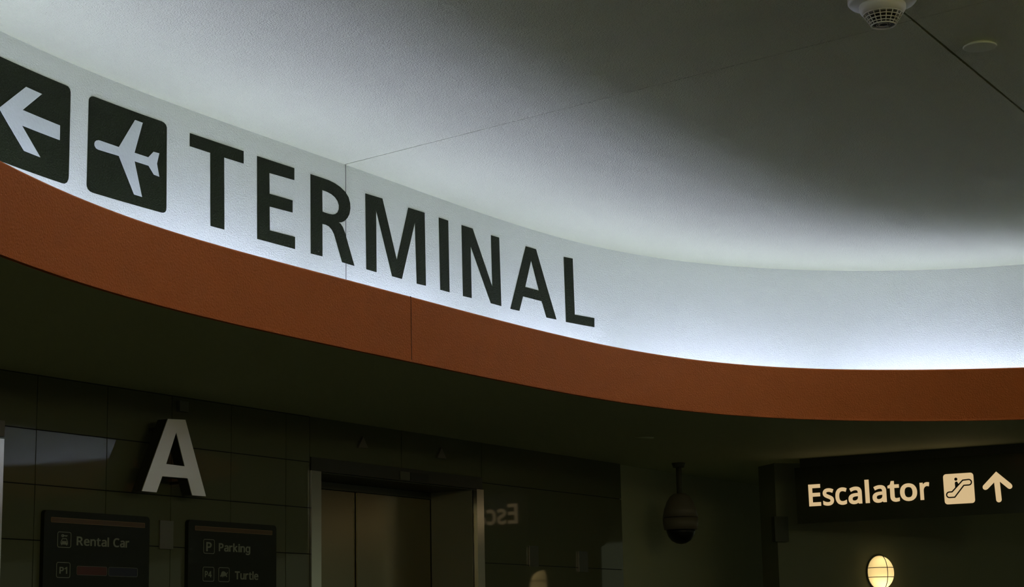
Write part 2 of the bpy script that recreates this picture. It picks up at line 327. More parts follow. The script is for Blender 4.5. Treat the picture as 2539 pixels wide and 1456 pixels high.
# ================================================================== PAINTED WAYFINDING ON THE RING WALL
def z6(L): return [(440 + x/3.3091, 300 + y/3.3091) for x, y in L]
def z7(L): return [(880 + x/3.4662, 440 + y/3.4662) for x, y in L]
def z5(L): return [(x/2.9118, 60 + y/2.9118) for x, y in L]
def decal(name, loops, mt, parent, off=.0016):
    S = [[CW.hit(u, v) for u, v in L] for L in loops]
    return decal_sz(name, S, mt, parent, off)
def decal_sz(name, S, mt, parent, off=.0016):
    b = bmesh.new(); prism(b, S, lambda x, z, d: (x, z, d), off - .0014, off)
    lo = min(p[0] for L in S for p in L); hi = max(p[0] for L in S for p in L)
    x = math.ceil(lo / .05) * .05
    while x < hi:
        bmesh.ops.bisect_plane(b, geom=b.verts[:] + b.edges[:] + b.faces[:], plane_co=(x, 0, 0), plane_no=(1, 0, 0)); x += .05
    for v in b.verts: v.co = CW.at2(v.co.x, v.co.y, v.co.z)
    return obj(name, b, mt, parent)
base = CW.at(CW.hit(638, 592)[0], CW.hit(638, 592)[1])
T = thing('painted_lettering', 'black painted word TERMINAL in tall capitals on the lit curved white wall', 'lettering', base)
WORD = [
 ('letter_t', [z6([(100,100),(541,248),(541,350),(381,300),(383,892),(270,862),(268,262),(100,207)])]),
 ('letter_e', [z6([(652,288),(957,388),(957,486),(752,427),(754,598),(943,653),(943,752),(754,702),(756,898),(963,953),(963,1052),(653,968)])]),
 ('letter_r', [z6([(1090,436),(1180,466),(1240,487),(1290,512),(1335,543),(1375,582),(1402,626),(1415,675),(1417,720),(1409,765),(1392,798),(1368,822),(1345,832),(1322,833),(1338,845),(1355,872),(1375,925),(1400,1015),(1450,1190),(1350,1160),(1300,985),(1284,930),(1266,893),(1242,866),(1215,852),(1187,845),(1188,1112),(1093,1088)]),
               z6([(1186,567),(1225,581),(1262,601),(1292,627),(1313,658),(1324,692),(1323,725),(1313,750),(1295,764),(1272,768),(1240,763),(1188,745)])]),
 ('letter_m', [z6([(1540,595),(1680,637),(1798,1142),(1893,712),(2026,753),(2037,1353),(1962,1335),(1947,830),(1840,1297),(1760,1275),(1628,730),(1632,1242),(1549,1218)])]),
 ('letter_i', [z7([(719,345),(800,372),(812,988),(733,967)])]),
 ('letter_n', [z7([(915,410),(1010,440),(1180,942),(1168,497),(1238,518),(1257,1107),(1167,1082),(993,590),(1002,1038),(928,1020)])]),
 ('letter_a', [z7([(1467,592),(1555,618),(1731,1223),(1645,1205),(1605,1065),(1443,1023),(1412,1148),(1335,1130)]), z7([(1513,713),(1462,942),(1580,973)])]),
 ('letter_l', [z7([(1793,683),(1870,698),(1888,1180),(2056,1210),(2057,1288),(1813,1243)])]),
]
for nm, L in WORD: decal('letter', L, M['black_paint'], T)
c0 = CW.hit(315, 383)
T = thing('airplane_pictogram', 'black rounded square with a white airplane, left of the word TERMINAL', 'pictogram', CW.at(*c0))
BX = [(640,560),(641,543),(647,530),(657,523),(668,521),(680,524),(1165,702),(1183,712),(1197,728),(1203,748),(1203,765),(1200,1325),(1198,1345),(1190,1358),(1177,1362),(1162,1360),(668,1217),(648,1207),(633,1190),(626,1170),(625,1155)]
decal('panel', [z5(BX)], M['black_paint'], T, .0014)
decal('airplane', [z5([(680,878),(678,864),(682,850),(692,841),(706,838),(720,841),(855,888),(972,692),(1027,713),(968,929),(1068,962),(1105,922),(1147,933),(1130,1008),(1147,1102),(1108,1087),(1070,1023),(968,990),(1022,1248),(965,1230),(855,952),(705,906),(690,896)])], M['white_paint'], T, .0024)
T = thing('arrow_pictogram', 'black rounded square with a white left arrow, cut by the left picture edge', 'pictogram', CW.at2(CW.hit(60, 300)[0], CW.hit(60, 300)[1]))
R_ = [CW.hit(*p) for p in z5([(470,440),(490,450),(503,468),(508,490),(508,510),(495,1095),(492,1120),(482,1143),(465,1152),(448,1149)])]
B_ = [CW.hit(*p) for p in z5(BX)]
Wd = max(p[0] for p in B_) - min(p[0] for p in B_); sR = R_[4][0]
zt = max(p[1] for p in B_); zb = min(p[1] for p in B_)
zt1 = CW.hit(*z5([(470,440)])[0])[1]; zb1 = CW.hit(*z5([(448,1149)])[0])[1]
zt0 = CW.hit(*z5([(3,236)])[0])[1]
print('arrow panel z', zt, zb, zt1, zb1, zt0, 'width', Wd)
r = .02
rect = R_ + [(sR - Wd + r, zb1), (sR - Wd + r*.3, zb1 + r*.3), (sR - Wd, zb1 + r), (sR - Wd, zt1 - r), (sR - Wd + r*.3, zt1 - r*.3), (sR - Wd + r, zt1)]
decal_sz('panel', [rect], M['black_paint'], T, .0014)
AR = [(185,453),(300,505),(160,620),(430,732),(428,838),(155,732),(288,962),(170,915),(-11,606)]
decal('arrow', [z5(AR)], M['white_paint'], T, .0024)

# ================================================================== COVE TUBES (behind the red upstand)
s0 = CW.hit(2030, 800)[0]; LT = 1.17; PT = 1.30
k0 = -int(s0 // PT) - 3; n_t = int(CW.L // PT)
def trough(u):
    w_ = np.array(CW.at(u, 0, 0))[:2]; d = RB_ - w_; k = int(np.argmin((d**2).sum(1))); f_ = RB_[k]
    q = f_ + (w_ - f_) * (.50 + .25*min(max((np.linalg.norm(w_ - f_) - .25)/.12, 0), 1))*np.linalg.norm(w_ - f_) / np.linalg.norm(w_ - f_); return Vector((q[0], q[1], 1.270 + EYE))
for i in range(n_t):
    a = (s0 + .065 + (k0 + i) * PT) % CW.L; b_ = (a + LT) % CW.L
    pa = trough(a); pb = trough(b_); mid = (pa + pb) / 2; dr = pb - pa
    b = bmesh.new()
    T = thing('fluorescent_tube', 'lit fluorescent tube lying in the cove behind the rust-red band', 'lamp', mid, 'cove tubes')
    h = dr.length / 2; u = dr.normalized()
    tube(b, [mid - u*(h-.02), mid + u*(h-.02)], .016, 10); obj('glass_tube', b, M['tube'], T, True)
    for sg in (-1, 1):
        b = bmesh.new(); tube(b, [mid + u*sg*h, mid + u*sg*(h-.021)], .017, 10); obj('end_cap', b, M['steel'], T)
    b = bmesh.new(); n_ = Vector((-u.y, u.x, 0))
    vs = [mid + u*sx*h*.9 + n_*sy*.02 + Vector((0, 0, z)) for sx in (-1, 1) for sy in (-1, 1) for z in (-.0292, -.0165)]
    vv = [b.verts.new(x) for x in vs]
    for q in ((0,1,3,2),(4,6,7,5),(0,4,5,1),(2,3,7,6),(0,2,6,4),(1,5,7,3)): b.faces.new([vv[k] for k in q])
    obj('batten', b, M['white'], T)
    wp = Vector(CW.at((a + LT/2) % CW.L, 1.285)); tw = Vector((wp.x - mid.x, wp.y - mid.y, 0)).normalized()   # towards the wall
    tl_ = math.radians(58); nl = -tw*math.sin(tl_) + Vector((0, 0, math.cos(tl_))); ul = nl.cross(u).normalized()
    cl = mid + tw*.012 + Vector((0, 0, .027)); b = bmesh.new()
    vv = [b.verts.new(cl + u*sx*h*.96 + ul*sy*.011 + nl*sz*.003) for sx in (-1, 1) for sy in (-1, 1) for sz in (-1, 1)]
    for q in ((0,1,3,2),(4,6,7,5),(0,4,5,1),(2,3,7,6),(0,2,6,4),(1,5,7,3)): b.faces.new([vv[k] for k in q])
    lo_ = obj('lens', b, M['white'], T); lo_.data.materials.append(M['lens'])  # added fill strip, tilted to throw more light onto the far ceiling
    for p_ in lo_.data.polygons:
        if p_.normal.dot(nl) > .9: p_.material_index = 1

# ================================================================== HALL DRUM LAMPS (behind the camera)
for x, y in ((1.2, -1.1), (3.4, -.4), (4.2, 1.8), (4.3, 4.2), (-.9, .6)):
    T = thing('ceiling_drum_lamp', 'round drum lamp under the hall ceiling', 'ceiling lamp', (x, y, HC + EYE), 'hall drum lamps')
    b = bmesh.new(); lathe(b, [(0, -.001), (.06, -.001), (.06, -.02), (.008, -.02), (.008, -.30), (0, -.30)], (x, y, HC + EYE)); obj('stem', b, M['dark'], T, False)
    b = bmesh.new(); lathe(b, [(0, -.301), (.22, -.301), (.22, -.48), (.20, -.50), (0, -.50)], (x, y, HC + EYE)); obj('diffuser', b, M['drum'], T, False)
    b = bmesh.new(); lathe(b, [(.23, -.30), (.23, -.292), (.01, -.292), (.01, -.30), (.23, -.30)], (x, y, HC + EYE)); obj('cap', b, M['dark'], T, False)

# ================================================================== CEILING DETECTOR AND COVER
D0 = at_height(2186, -12, HC); c = (D0[0], D0[1], HC + EYE)
T = thing('smoke_detector', 'grey smoke detector with slotted cage hanging under the ceiling at the top edge', 'smoke detector', c)
b = bmesh.new(); lathe(b, [(0, -.0005), (.104, -.0005), (.111, -.010), (.111, -.024), (.105, -.031), (.06, -.033), (0, -.033)], c); obj('base_plate', b, M['plastic'], T, True)
ZB = -.033
b = bmesh.new(); lathe(b, [(0, ZB), (.0735, ZB), (.0755, ZB-.004), (.0755, ZB-.016), (.071, ZB-.024), (.0645, ZB-.033), (.060, ZB-.0335), (0, ZB-.0335)], c); obj('housing', b, M['plastic'], T, True)
b = bmesh.new(); lathe(b, [(0, ZB-.034), (.045, ZB-.034), (.034, ZB-.066), (.0, ZB-.066)], c, 32); obj('chamber', b, M['plastic_dark'], T, True)
def rz(t): return (.0625 + (.039-.0625)*t, ZB - .0335 - .036*t)
b = bmesh.new()
for t in (0., .27, .54, .80, 1.0):
    r_, z_ = rz(t); tube(b, [(c[0]+r_*math.cos(a), c[1]+r_*math.sin(a), c[2]+z_) for a in np.linspace(0, 2*math.pi, 49)[:-1]], .0019 if t < .9 else .0026, 6, True)
obj('cage_ring', b, M['plastic'], T, True)
b = bmesh.new()
for k in range(18):
    a = 2*math.pi*(k+.5)/18; tube(b, [(c[0]+rz(t)[0]*math.cos(a), c[1]+rz(t)[0]*math.sin(a), c[2]+rz(t)[1]) for t in (0, .33, .66, 1)], .0018, 6)
obj('cage_rib', b, M['plastic'], T, True)
b = bmesh.new(); zc = ZB - .068
for r_ in (.0215, .015): tube(b, [(c[0]+r_*math.cos(a), c[1]+r_*math.sin(a), c[2]+zc) for a in np.linspace(0, 2*math.pi, 33)[:-1]], .0011, 6, True)
for k in range(4):
    a = math.pi/4 + k*math.pi/2; tube(b, [(c[0]+.0215*math.cos(a), c[1]+.0215*math.sin(a), c[2]+zc), (c[0]+.038*math.cos(a), c[1]+.038*math.sin(a), c[2]+zc-.001)], .0012, 6)
obj('sensor_grille', b, M['plastic'], T, True)
D1 = at_height(2429, 110, HC); c = (D1[0], D1[1], HC + EYE)
b = bmesh.new(); lathe(b, [(0, -.0003), (.047, -.0003), (.047, -.006), (.058, -.0065), (.0592, -.0085), (.057, -.0115), (.054, -.0120), (0, -.0122)], c, 64)
tag(obj('sprinkler_cover', b, M['cover'], None, True), 'plain round cover disc on the dark ceiling, right of the smoke detector', 'cover plate')
D2 = at_height(1597, 1086, HS); c = (D2[0], D2[1], HS + EYE)
b = bmesh.new(); lathe(b, [(0, 0), (.056, 0), (.056, -.003), (0, -.004)], c, 48)
tag(obj('sprinkler_cover', b, M['soffit'], None, True), 'faint round cover disc flush in the dark lowered ceiling below the rust-red band', 'cover plate')

M['display'] = mat('dim_display', (.10, .10, .07), .4)
# ================================================================== LIFT WALL
ZF = -EYE
zj = np.mean([wsz(13.6, 1057)[1], wsz(368, 1098)[1]]); z2_ = np.mean([wsz(10, 1196.8)[1], wsz(756, 1259)[1]]); z3_ = np.mean([wsz(3, 1336.5)[1], wsz(757, 1373)[1]])
dz = (zj - z3_) / 2
sj = [wsz(90.3, 1070)[0], wsz(265.7, 1070)[0], wsz(422.5, 1250)[0], wsz(572, 1190)[0], wsz(708.6, 1240)[0]]
ds = (sj[4] - sj[0]) / 4
print('tile', dz, ds, sj, zj, z2_, z3_)
sEnd = wsz(1541, 1250)[0]; sStart = -3.2
sA = wsz(768, 1165)[0]; sA1 = wsz(792, 1169)[0]; sB1 = wsz(1178, 1217)[0]; sB = wsz(1195, 1219)[0]
zH1 = np.mean([wsz(773, 1134)[1], wsz(1193, 1185)[1]]); zH0 = np.mean([wsz(792, 1169)[1], wsz(1177, 1213.7)[1]])
DR = .30
zD = np.mean([wsz(886, 1219, -DR)[1], wsz(1000, 1233, -DR)[1]])
print('door', sA, sA1, sB1, sB, zH1, zH0, zD)
b = bmesh.new()   # backing wall with the door opening
for lo, hi in (((sStart, ZF), (sA1, HS)), ((sA1, zH0), (sB1, HS)), ((sB1, ZF), (sEnd, HS))):
    box(b, (lo[0], lo[1], -.45), (hi[0], hi[1], -.012), lambda s, z, d: w3(s, z, d))
struct('wall_lift', b, M['grout'])
b = bmesh.new(); g = .0022
S_ = [sStart] + [sj[0] + ds*k for k in range(-8, 5) if sj[0] + ds*k > sStart] + [sA]
S_ = sorted(S_)
Z_ = sorted([zj + dz*k for k in range(-9, 3) if ZF < zj + dz*k < HS] + [ZF, HS])
rects = []
for a, c_ in zip(S_, S_[1:]):
    if c_ - a < .02: continue
    for e, f in zip(Z_, Z_[1:]): rects.append((a, e, c_, f, 1))
m1 = (sA + sB)/2
for a, c_ in ((sA, m1), (m1, sB)): rects.append((a, zH1, c_, zj, 0)); rects.append((a, zj, c_, HS, 0))
sm = (sB + sEnd)/2
for a, c_ in ((sB, sEnd),): rects += [(a, ZF, c_, z3_, 0), (a, z3_, c_, zj, 0), (a, zj, c_, HS, 0)]
for a, e, c_, f, tilt in rects:
    tx, tz = (random.uniform(-.0012, .0012), random.uniform(-.0012, .0012)) if tilt else (0, 0)
    am, em = (a+c_)/2, (e+f)/2
    F = lambda s, z, d, am=am, em=em, tx=tx, tz=tz: w3(s, z, d + ((s-am)*tx + (z-em)*tz if d > -.011 else 0))
    box(b, (a+g, e+g, -.0118), (c_-g, f-g, 0), F)
struct('wall_lift_tiles', b, M['tile'])
# painted wall going on past the dark panels, set back
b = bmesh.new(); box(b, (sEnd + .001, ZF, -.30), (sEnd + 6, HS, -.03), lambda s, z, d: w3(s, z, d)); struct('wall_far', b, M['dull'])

# lift door
T = bpy.data.objects.new('door_1', None); COL.objects.link(T); T.matrix_world = Matrix.Translation(w3((sA1+sB1)/2, ZF, -.1)); T['kind'] = 'structure'
W = lambda s, z, d: w3(s, z, d)
for a, c_ in ((sA, sA1), (sB1, sB)):
    b = bmesh.new(); box(b, (a, ZF, -.02), (c_, zH0, .012), W); obj('jamb', b, M['steel_bright'], T)
b = bmesh.new(); box(b, (sA + .004, zH0 + .001, -.011), (sB - .004, zH1, .006), W); obj('header', b, M['dark'], T)
b = bmesh.new(); box(b, (sB1 - .004, ZF, -DR), (sB1 - .0005, zH0, -.021), W); obj('reveal', b, M['reveal'], T)
b = bmesh.new(); box(b, (sA1 + .0005, ZF, -DR), (sA1 + .004, zH0, -.021), W); obj('reveal', b, M['reveal'], T)
b = bmesh.new(); box(b, (sA1, zH0 - .004, -DR), (sB1, zH0 - .0005, -.013), W); obj('head_lining', b, M['black'], T)
b = bmesh.new(); box(b, (sA1, zD, -DR - .02), (sB1, zH0 - .005, -DR), W); obj('transom', b, M['black'], T)
s_m = wsz(886, 1300, -DR)[0]
for a, c_, dd in ((sA1 - .0, s_m - .003, -.012), (s_m + .003, sB1, 0)):
    b = bmesh.new(); box(b, (a, ZF + .01, -DR - .03 + dd), (c_, zD - .003, -DR - .004 + dd), W); obj('door_panel', b, M['door'], T)
b = bmesh.new(); box(b, (sA1, ZF, -.46), (sB1, zH0, -.40), W); obj('back_lining', b, M['black'], T)
# narrow display in the header
i0 = wsz(989, 1180)[0]; i1 = wsz(1013, 1183)[0]; i2 = wsz(1060, 1188)[0]; zi = np.mean([wsz(1000, 1180)[1], wsz(1050, 1186.5)[1]])
b = bmesh.new(); box(b, (i0, zi-.022, .0061), (i1, zi+.022, .010), W); obj('display', b, M['display'], T)
b = bmesh.new(); box(b, (i1+.006, zi-.022, .0061), (i2, zi+.022, .009), W); obj('display', b, M['plastic_dark'], T)

# second lift frame at the left picture edge
b = bmesh.new(); sL = wsz(7.5, 1200, .02)[0]; zL = wsz(4, 1088, .02)[1]
box(b, (sL - .07, ZF, .0005), (sL, zL, .02), W)
tag(obj('door_frame_post', b, M['steel_bright']), 'bright upright metal frame post at the left picture edge', 'door frame')
b = bmesh.new(); s1_ = wsz(12, 1060, .03)[0]; za = wsz(6, 1043, .03)[1]; zb_ = wsz(6, 1082, .03)[1]
box(b, (s1_ - .12, zb_, .0005), (s1_, za, .03), W)
tag(obj('wall_box', b, M['camera_grey']), 'small dull metal box on the tiles right above the frame post at the left edge', 'box')

# faint lanterns, plates
def wpoly(name, px, mt, off, th, parent=None):
    b = bmesh.new(); prism(b, [[tuple(wsz(u, v, off)) for u, v in L] for L in px], W, off - th, off); return obj(name, b, mt, parent)
tag(wpoly('lift_lantern', [[(901,1082.6),(913,1111.5),(889,1110)]], M['camera_grey'], .012, .0115), 'faint triangle lantern above the lift door, the left one', 'lantern', 'lift lanterns')
tag(wpoly('lift_lantern', [[(1095,1110),(1107,1137.8),(1085,1135.4)]], M['camera_grey'], .012, .0115), 'faint triangle lantern above the lift door, the right one', 'lantern', 'lift lanterns')
def wbox(name, x0, y0, x1, y1, mt, th):
    a = wsz(x0, (y0+y1)/2, th); c_ = wsz(x1, (y0+y1)/2, th); t = wsz((x0+x1)/2, y0, th)[1]; bt = wsz((x0+x1)/2, y1, th)[1]
    b = bmesh.new(); box(b, (a[0], bt, .0005), (c_[0], t, th), W); return obj(name, b, mt)
tag(wbox('wall_plate', 446, 995, 468, 1021, mat('dull_square_plate', (.12, .12, .08), .5), .02), 'small dull square plate on the tiles right above the metal letter A', 'plate')
tag(wbox('wall_plate', 397, 1291.5, 430, 1362, mat('dull_plate', (.14, .135, .09), .5), .008), 'upright dull metal plate between the two black directory boards', 'plate')
for x, y0, y1, lb in ((1313.5, 1354, 1405, 'thin dark plate with pale edge on the glossy panel, nearer the lift'), (1436, 1368, 1418, 'thin dark plate with pale edge on the glossy panel, further from the lift')):
    o = wbox('call_plate', x, y0, x + 22, y1, M['black'], .006); tag(o, lb, 'plate', 'plates on the glossy panel')
    e = wbox('edge', x - 1.2, y0, x, y1, M['steel'], .010); e.parent = o; e.matrix_parent_inverse = o.matrix_world.inverted()

# ------------------------------------------------------------------ metal letter A
OA = .135
def za_(L): return [(x/2.9355, 960 + y/2.9355) for x, y in L]
outer = za_([(1222,232),(1350,238),(1500,797),(1400,788),(1367,665),(1182,650),(1140,767),(1033,757)]); hole = za_([(1283,330),(1210,560),(1345,577)])
pa = wsz(430, 1150, OA)
T = thing('metal_letter', 'big grey metal letter A standing off the dark tiles', 'letter', w3(pa[0], pa[1], OA))
wpoly('face', [outer, hole], mat('brushed_letter_face', (1.0, .95, .86), .36, metal=.5, bump=(300, .001, .3)), OA, .004, T)
wpoly('return', [outer, hole], M['dark'], OA - .0045, .06, T)
for u, v in ((395, 1190), (480, 1195), (428, 1060)):
    b = bmesh.new(); s, z = wsz(u, v, OA); box(b, (s-.006, z-.006, .0005), (s+.006, z+.006, OA - .065), W); obj('standoff', b, M['dark'], T)

# ------------------------------------------------------------------ directory boards
def glyph_run(b, text, F, x0, x1, zb, cap, th0, th1, space=.26, track=.045):
    """text between x0 and x1 (local), baseline zb, capital height cap"""
    pen = 0; items = []
    for ch in text:
        if ch == ' ': pen += space; continue
        L = GL[ch]; xs = [p[0]/1000 for q in L for p in q]; items.append((pen - min(xs), L)); pen += max(xs) - min(xs) + track
    pen -= track; kx = (x1 - x0) / pen; kz = cap / .498
    for off, L in items:
        for grp in glyph_groups(L):
            prism(b, [[(x0 + (off + p[0]/1000)*kx, zb + p[1]/1000*kz) for p in q] for q in grp], F, th0, th1)
def glyph_groups(L):
    def inside(p, Q):
        c = False
        for i in range(len(Q)):
            a, b2 = Q[i], Q[i-1]
            if (a[1] > p[1]) != (b2[1] > p[1]) and p[0] < (b2[0]-a[0])*(p[1]-a[1])/(b2[1]-a[1]) + a[0]: c = not c
        return c
    out = []
    for q in L:
        for gq in out:
            if inside(q[0], gq[0]): gq.append(q); break
        else: out.append([q])
    return out
OB = .022
class Board:
    def __init__(s, name, label, tl, tr, r=.018):
        a = wsz(*tl, OB); c = wsz(*tr, OB); s.zt = (a[1] + c[1])/2
        s.T = thing(name, label, 'directory board', w3((a[0]+c[0])/2, s.zt - .75, OB), 'directory boards')
        b = bmesh.new(); prism(b, [rrect(a[0], s.zt - .75, c[0], s.zt, r)], W, .0005, OB - .001); obj('panel', b, M['board'], s.T)
    def sz(s, u, v): return wsz(u, v, OB)
    def rect(s, name, x0, x1, yl, yr, hpx, mt, r, outline=None, lw=.0022, omt=None):
        a = s.sz(x0, yl); c = s.sz(x1, yr); zc = (a[1]+c[1])/2; h = (s.sz((x0+x1)/2, (yl+yr)/2 - hpx/2)[1] - s.sz((x0+x1)/2, (yl+yr)/2 + hpx/2)[1])/2
        o = None
        if mt: b = bmesh.new(); prism(b, [rrect(a[0], zc-h, c[0], zc+h, r)], W, OB - .001, OB); o = obj(name, b, mt, s.T)
        if omt:
            b = bmesh.new(); prism(b, [rrect(a[0], zc-h, c[0], zc+h, r), rrect(a[0]+lw, zc-h+lw, c[0]-lw, zc+h-lw, max(r-lw, .001))], W, OB - .001, OB + .0006)
            o2 = obj('outline', b, omt, s.T)
        return a[0], c[0], zc, h
    def text(s, t, x0, y0, x1, y1, cap, mt=None):
        a = s.sz(x0, y0); c = s.sz(x1, y1); zb = (a[1]+c[1])/2; k = s.sz((x0+x1)/2, (y0+y1)/2 - cap)[1] - s.sz((x0+x1)/2, (y0+y1)/2)[1]
        b = bmesh.new(); glyph_run(b, t, W, a[0], c[0], zb, k, OB - .001, OB + .0002); return obj('lettering', b, mt or M['cream'], s.T)
    def poly(s, name, loops, mt):
        b = bmesh.new(); prism(b, [[tuple(s.sz(u, v)) for u, v in L] for L in loops], W, OB - .001, OB + .0003); return obj(name, b, mt, s.T)
def circ(x, y, r, n=16): return [(x + r*math.cos(2*math.pi*i/n), y + r*math.sin(2*math.pi*i/n)) for i in range(n)]
B1 = Board('directory_board', 'black directory board reading Rental Car under an orange bar, left of the other board', (111, 1265), (372, 1281))
B1.rect('orange_bar', 126.6, 359.2, 1288.5, 1303.5, 12.5, M['orange'], .003, lw=.0018, omt=M['orange_line'])
B1.rect('', 142.3, 176.4, 1337.5, 1340, 39.5, None, .010, lw=.0028, omt=M['cream'])
B1.text('Rental', 190, 1352, 270, 1355.6, 21.3); B1.text('Car', 280.8, 1356.1, 320.3, 1357.9, 21.3)
q = lambda L: [(90 + x/6.742, 1240 + y/6.742) for x, y in L]
b = bmesh.new()
for L in ([q(circ(443, 598, 25)), q(circ(436, 596, 7))], [q([(466,590),(522,592),(524,606),(505,610),(500,620),(490,608),(466,607)])],
          [q([(430,648),(440,640),(500,642),(512,652),(522,690),(528,700),(527,745),(517,750),(515,762),(503,762),(500,748),(430,744),(428,755),(417,755),(415,740),(407,732),(408,695),(416,685)]), q([(438,655),(428,686),(512,690),(503,656)]), q(circ(426,703,9,8)), q(circ(508,707,9,8))]):
    prism(b, [[tuple(B1.sz(u, v)) for u, v in X] for X in L], W, OB - .001, OB + .0003)
obj('car_pictogram', b, M['cream'], B1.T)
B1.rect('', 139.6, 174.0, 1412.5, 1415.3, 39, None, .010, lw=.0028, omt=M['cream'])
B1.text('P1', 147.3, 1422, 166.5, 1423, 16.3)
B1.rect('red_bar', 190, 265.3, 1413.6, 1418.5, 22.5, M['red_print'], .008, lw=.0012, omt=M['cream'])
B1.rect('blue_bar', 269, 341, 1417.5, 1420.5, 22.5, M['blue_print'], .008, lw=.0012, omt=M['cream'])
B2 = Board('directory_board', 'black directory board reading Parking and Turtle under an orange bar, nearer the lift', (468, 1290), (686, 1302))
B2.rect('orange_bar', 483.5, 675, 1310, 1321.5, 11, M['orange'], .003, lw=.0018, omt=M['orange_line'])
B2.rect('', 504.3, 532, 1354.3, 1356.5, 36, None, .010, lw=.0028, omt=M['cream'])
B2.text('P', 511.3, 1366.3, 524.8, 1367, 22)
B2.text('Parking', 542.5, 1366.8, 620.5, 1370, 19.2)
B2.rect('', 502.8, 531, 1423, 1425.3, 36.5, None, .010, lw=.0028, omt=M['cream'])
B2.text('P4', 508, 1431, 524.7, 1432, 15)
B2.rect('', 541.7, 569, 1424.5, 1426.5, 36, None, .010, lw=.0028, omt=M['cream'])
q2 = lambda L: [(440 + x/7.829, 1270 + y/7.829) for x, y in L]
B2.poly('turtle_pictogram', [q2([(835,1258),(829,1238),(845,1218),(850,1185),(865,1160),(890,1150),(920,1160),(942,1182),(950,1200),(972,1167),(980,1175),(962,1205),(952,1225),(968,1256),(952,1262),(932,1235),(908,1254),(896,1240),(880,1272),(868,1244),(850,1258)])], M['cream'])
B2.text('Turtle', 582.4, 1435.8, 640.5, 1438, 19)

# ================================================================== ESCALATOR SIGN
yaw, pit, rol = -.529, .025, .0
def rotm(y, p, r):
    cy, sy = math.cos(y), math.sin(y); cp, sp = math.cos(p), math.sin(p); cr, sr = math.cos(r), math.sin(r)
    return np.array([[cy,-sy,0],[sy,cy,0],[0,0,1]]) @ np.array([[1,0,0],[0,cp,-sp],[0,sp,cp]]) @ np.array([[cr,0,sr],[0,1,0],[-sr,0,cr]])
RS = rotm(yaw, pit, rol); nS = RS @ np.array([0, 1, 0.])
PE = ray(2005, 1225) * 12.08
def sg_hit(u, v):
    d = ray(u, v); return d * ((PE @ nS) / (d @ nS))
OS = sg_hit(2378, 1212)
def sl(u, v): q = sg_hit(u, v) - OS; return float(q @ RS[:, 0]), float(q @ RS[:, 2])
def s3(x, z, d): q = OS + RS @ np.array([x, -d, z]); return (q[0], q[1], q[2] + EYE)
print('sign depth', OS, sl(2005, 1225))
x0 = sl(1975, 1260)[0]; zb0 = (sl(1977, 1292)[1] + sl(2500, 1280.3)[1])/2; zt0 = (sl(1986, 1137)[1] + sl(2500, 1103.5)[1])/2; zm = sl(1972, 1160)[1]
x1 = sl(2539, 1200)[0] + .12
T = thing('overhead_sign', 'lit black overhead sign reading Escalator with an up arrow, hanging from the dark lowered ceiling', 'sign', s3((x0+x1)/2, zb0, 0))
b = bmesh.new(); box(b, (x0, zb0, -.09), (x1, zm, -.002), s3); obj('sign_box', b, mat('sign_case', (.055, .06, .035), .12), T)
b = bmesh.new(); box(b, (x0 + .035, zm + .0005, -.08), (x1 - .03, zt0, -.012), s3); obj('top_rail', b, M['black'], T)
for xx in (x0 + .45, x1 - .15):
    b = bmesh.new(); p = s3(xx, zt0, -.06); box(b, (p[0]-.012, p[1]-.012, p[2]-.03), (p[0]+.012, p[1]+.012, HS + EYE)); obj('hanger', b, M['black'], T)
q4 = lambda L: [(1960 + x/4.385, 1080 + y/4.385) for x, y in L]
zbase = (sl(2020, 1250.6)[1] + sl(2285, 1241.3)[1])/2
capz = sl(2004.5, 1199)[1] - sl(2007.5, 1251)[1]
for ch, a, c_ in (('E',200,322),('s',352,470),('c',488,614),('a',630,777),('l',811,859),('a',892,1044),('t',1055,1186),('o',1192,1377),('r',1405,1507)):
    ym = lambda x: 750 - (x - 210)*.0335 - 85
    if ch == 'r': xa = sl(*q4([(1409, ym(1409))])[0])[0]; xb = sl(*q4([(1509, 545)])[0])[0]
    elif ch == 't': xa = sl(*q4([(1054, 560)])[0])[0]; xb = sl(*q4([(1189, 700)])[0])[0]
    elif ch == 'E': xa = sl(*q4([(191, 530)])[0])[0]; xb = sl(*q4([(332, 735)])[0])[0]
    elif ch == 'l': xa = sl(*q4([(812, 640)])[0])[0]; xb = sl(*q4([(858, 640)])[0])[0]
    elif ch == 'a': xa = sl(*q4([(a, 680 - (a-640)*.03)])[0])[0]; xb = sl(*q4([(c_+2, 700 - (a-640)*.03)])[0])[0]
    else: xa = sl(*q4([(a, ym(a))])[0])[0]; xb = sl(*q4([(c_, ym(c_))])[0])[0]
    b = bmesh.new(); glyph_run(b, ch, s3, xa, xb, zbase, capz, -.0015, .0005); obj('letter', b, M['sign_glow'], T)
tl, tr, br, bl = sl(2337.1,1176.6), sl(2411.8,1172.1), sl(2419,1247.8), sl(2343.6,1250.8)
a0, a1 = (tl[0]+bl[0])/2, (tr[0]+br[0])/2; c0_, c1_ = (bl[1]+br[1])/2, (tl[1]+tr[1])/2
b = bmesh.new(); prism(b, [rrect(a0, c0_, a1, c1_, (a1-a0)*.1)], s3, -.0015, .0005); tile_ = obj('pictogram_tile', b, M['sign_glow'], T)
def stroke_loop(pts, w_):
    n = len(pts); O = []; I = []
    for i in range(n):
        p, q_, r_ = np.array(pts[i-1]), np.array(pts[i]), np.array(pts[(i+1) % n])
        a = (q_-p)/np.linalg.norm(q_-p); c = (r_-q_)/np.linalg.norm(r_-q_); m_ = np.array([a[1]+c[1], -(a[0]+c[0])]); m_ /= max(np.linalg.norm(m_), 1e-6); k = 1/max(m_ @ np.array([a[1], -a[0]]), .5)
        O.append(tuple(q_ + m_*w_*k/2)); I.append(tuple(q_ - m_*w_*k/2))
    return O, I
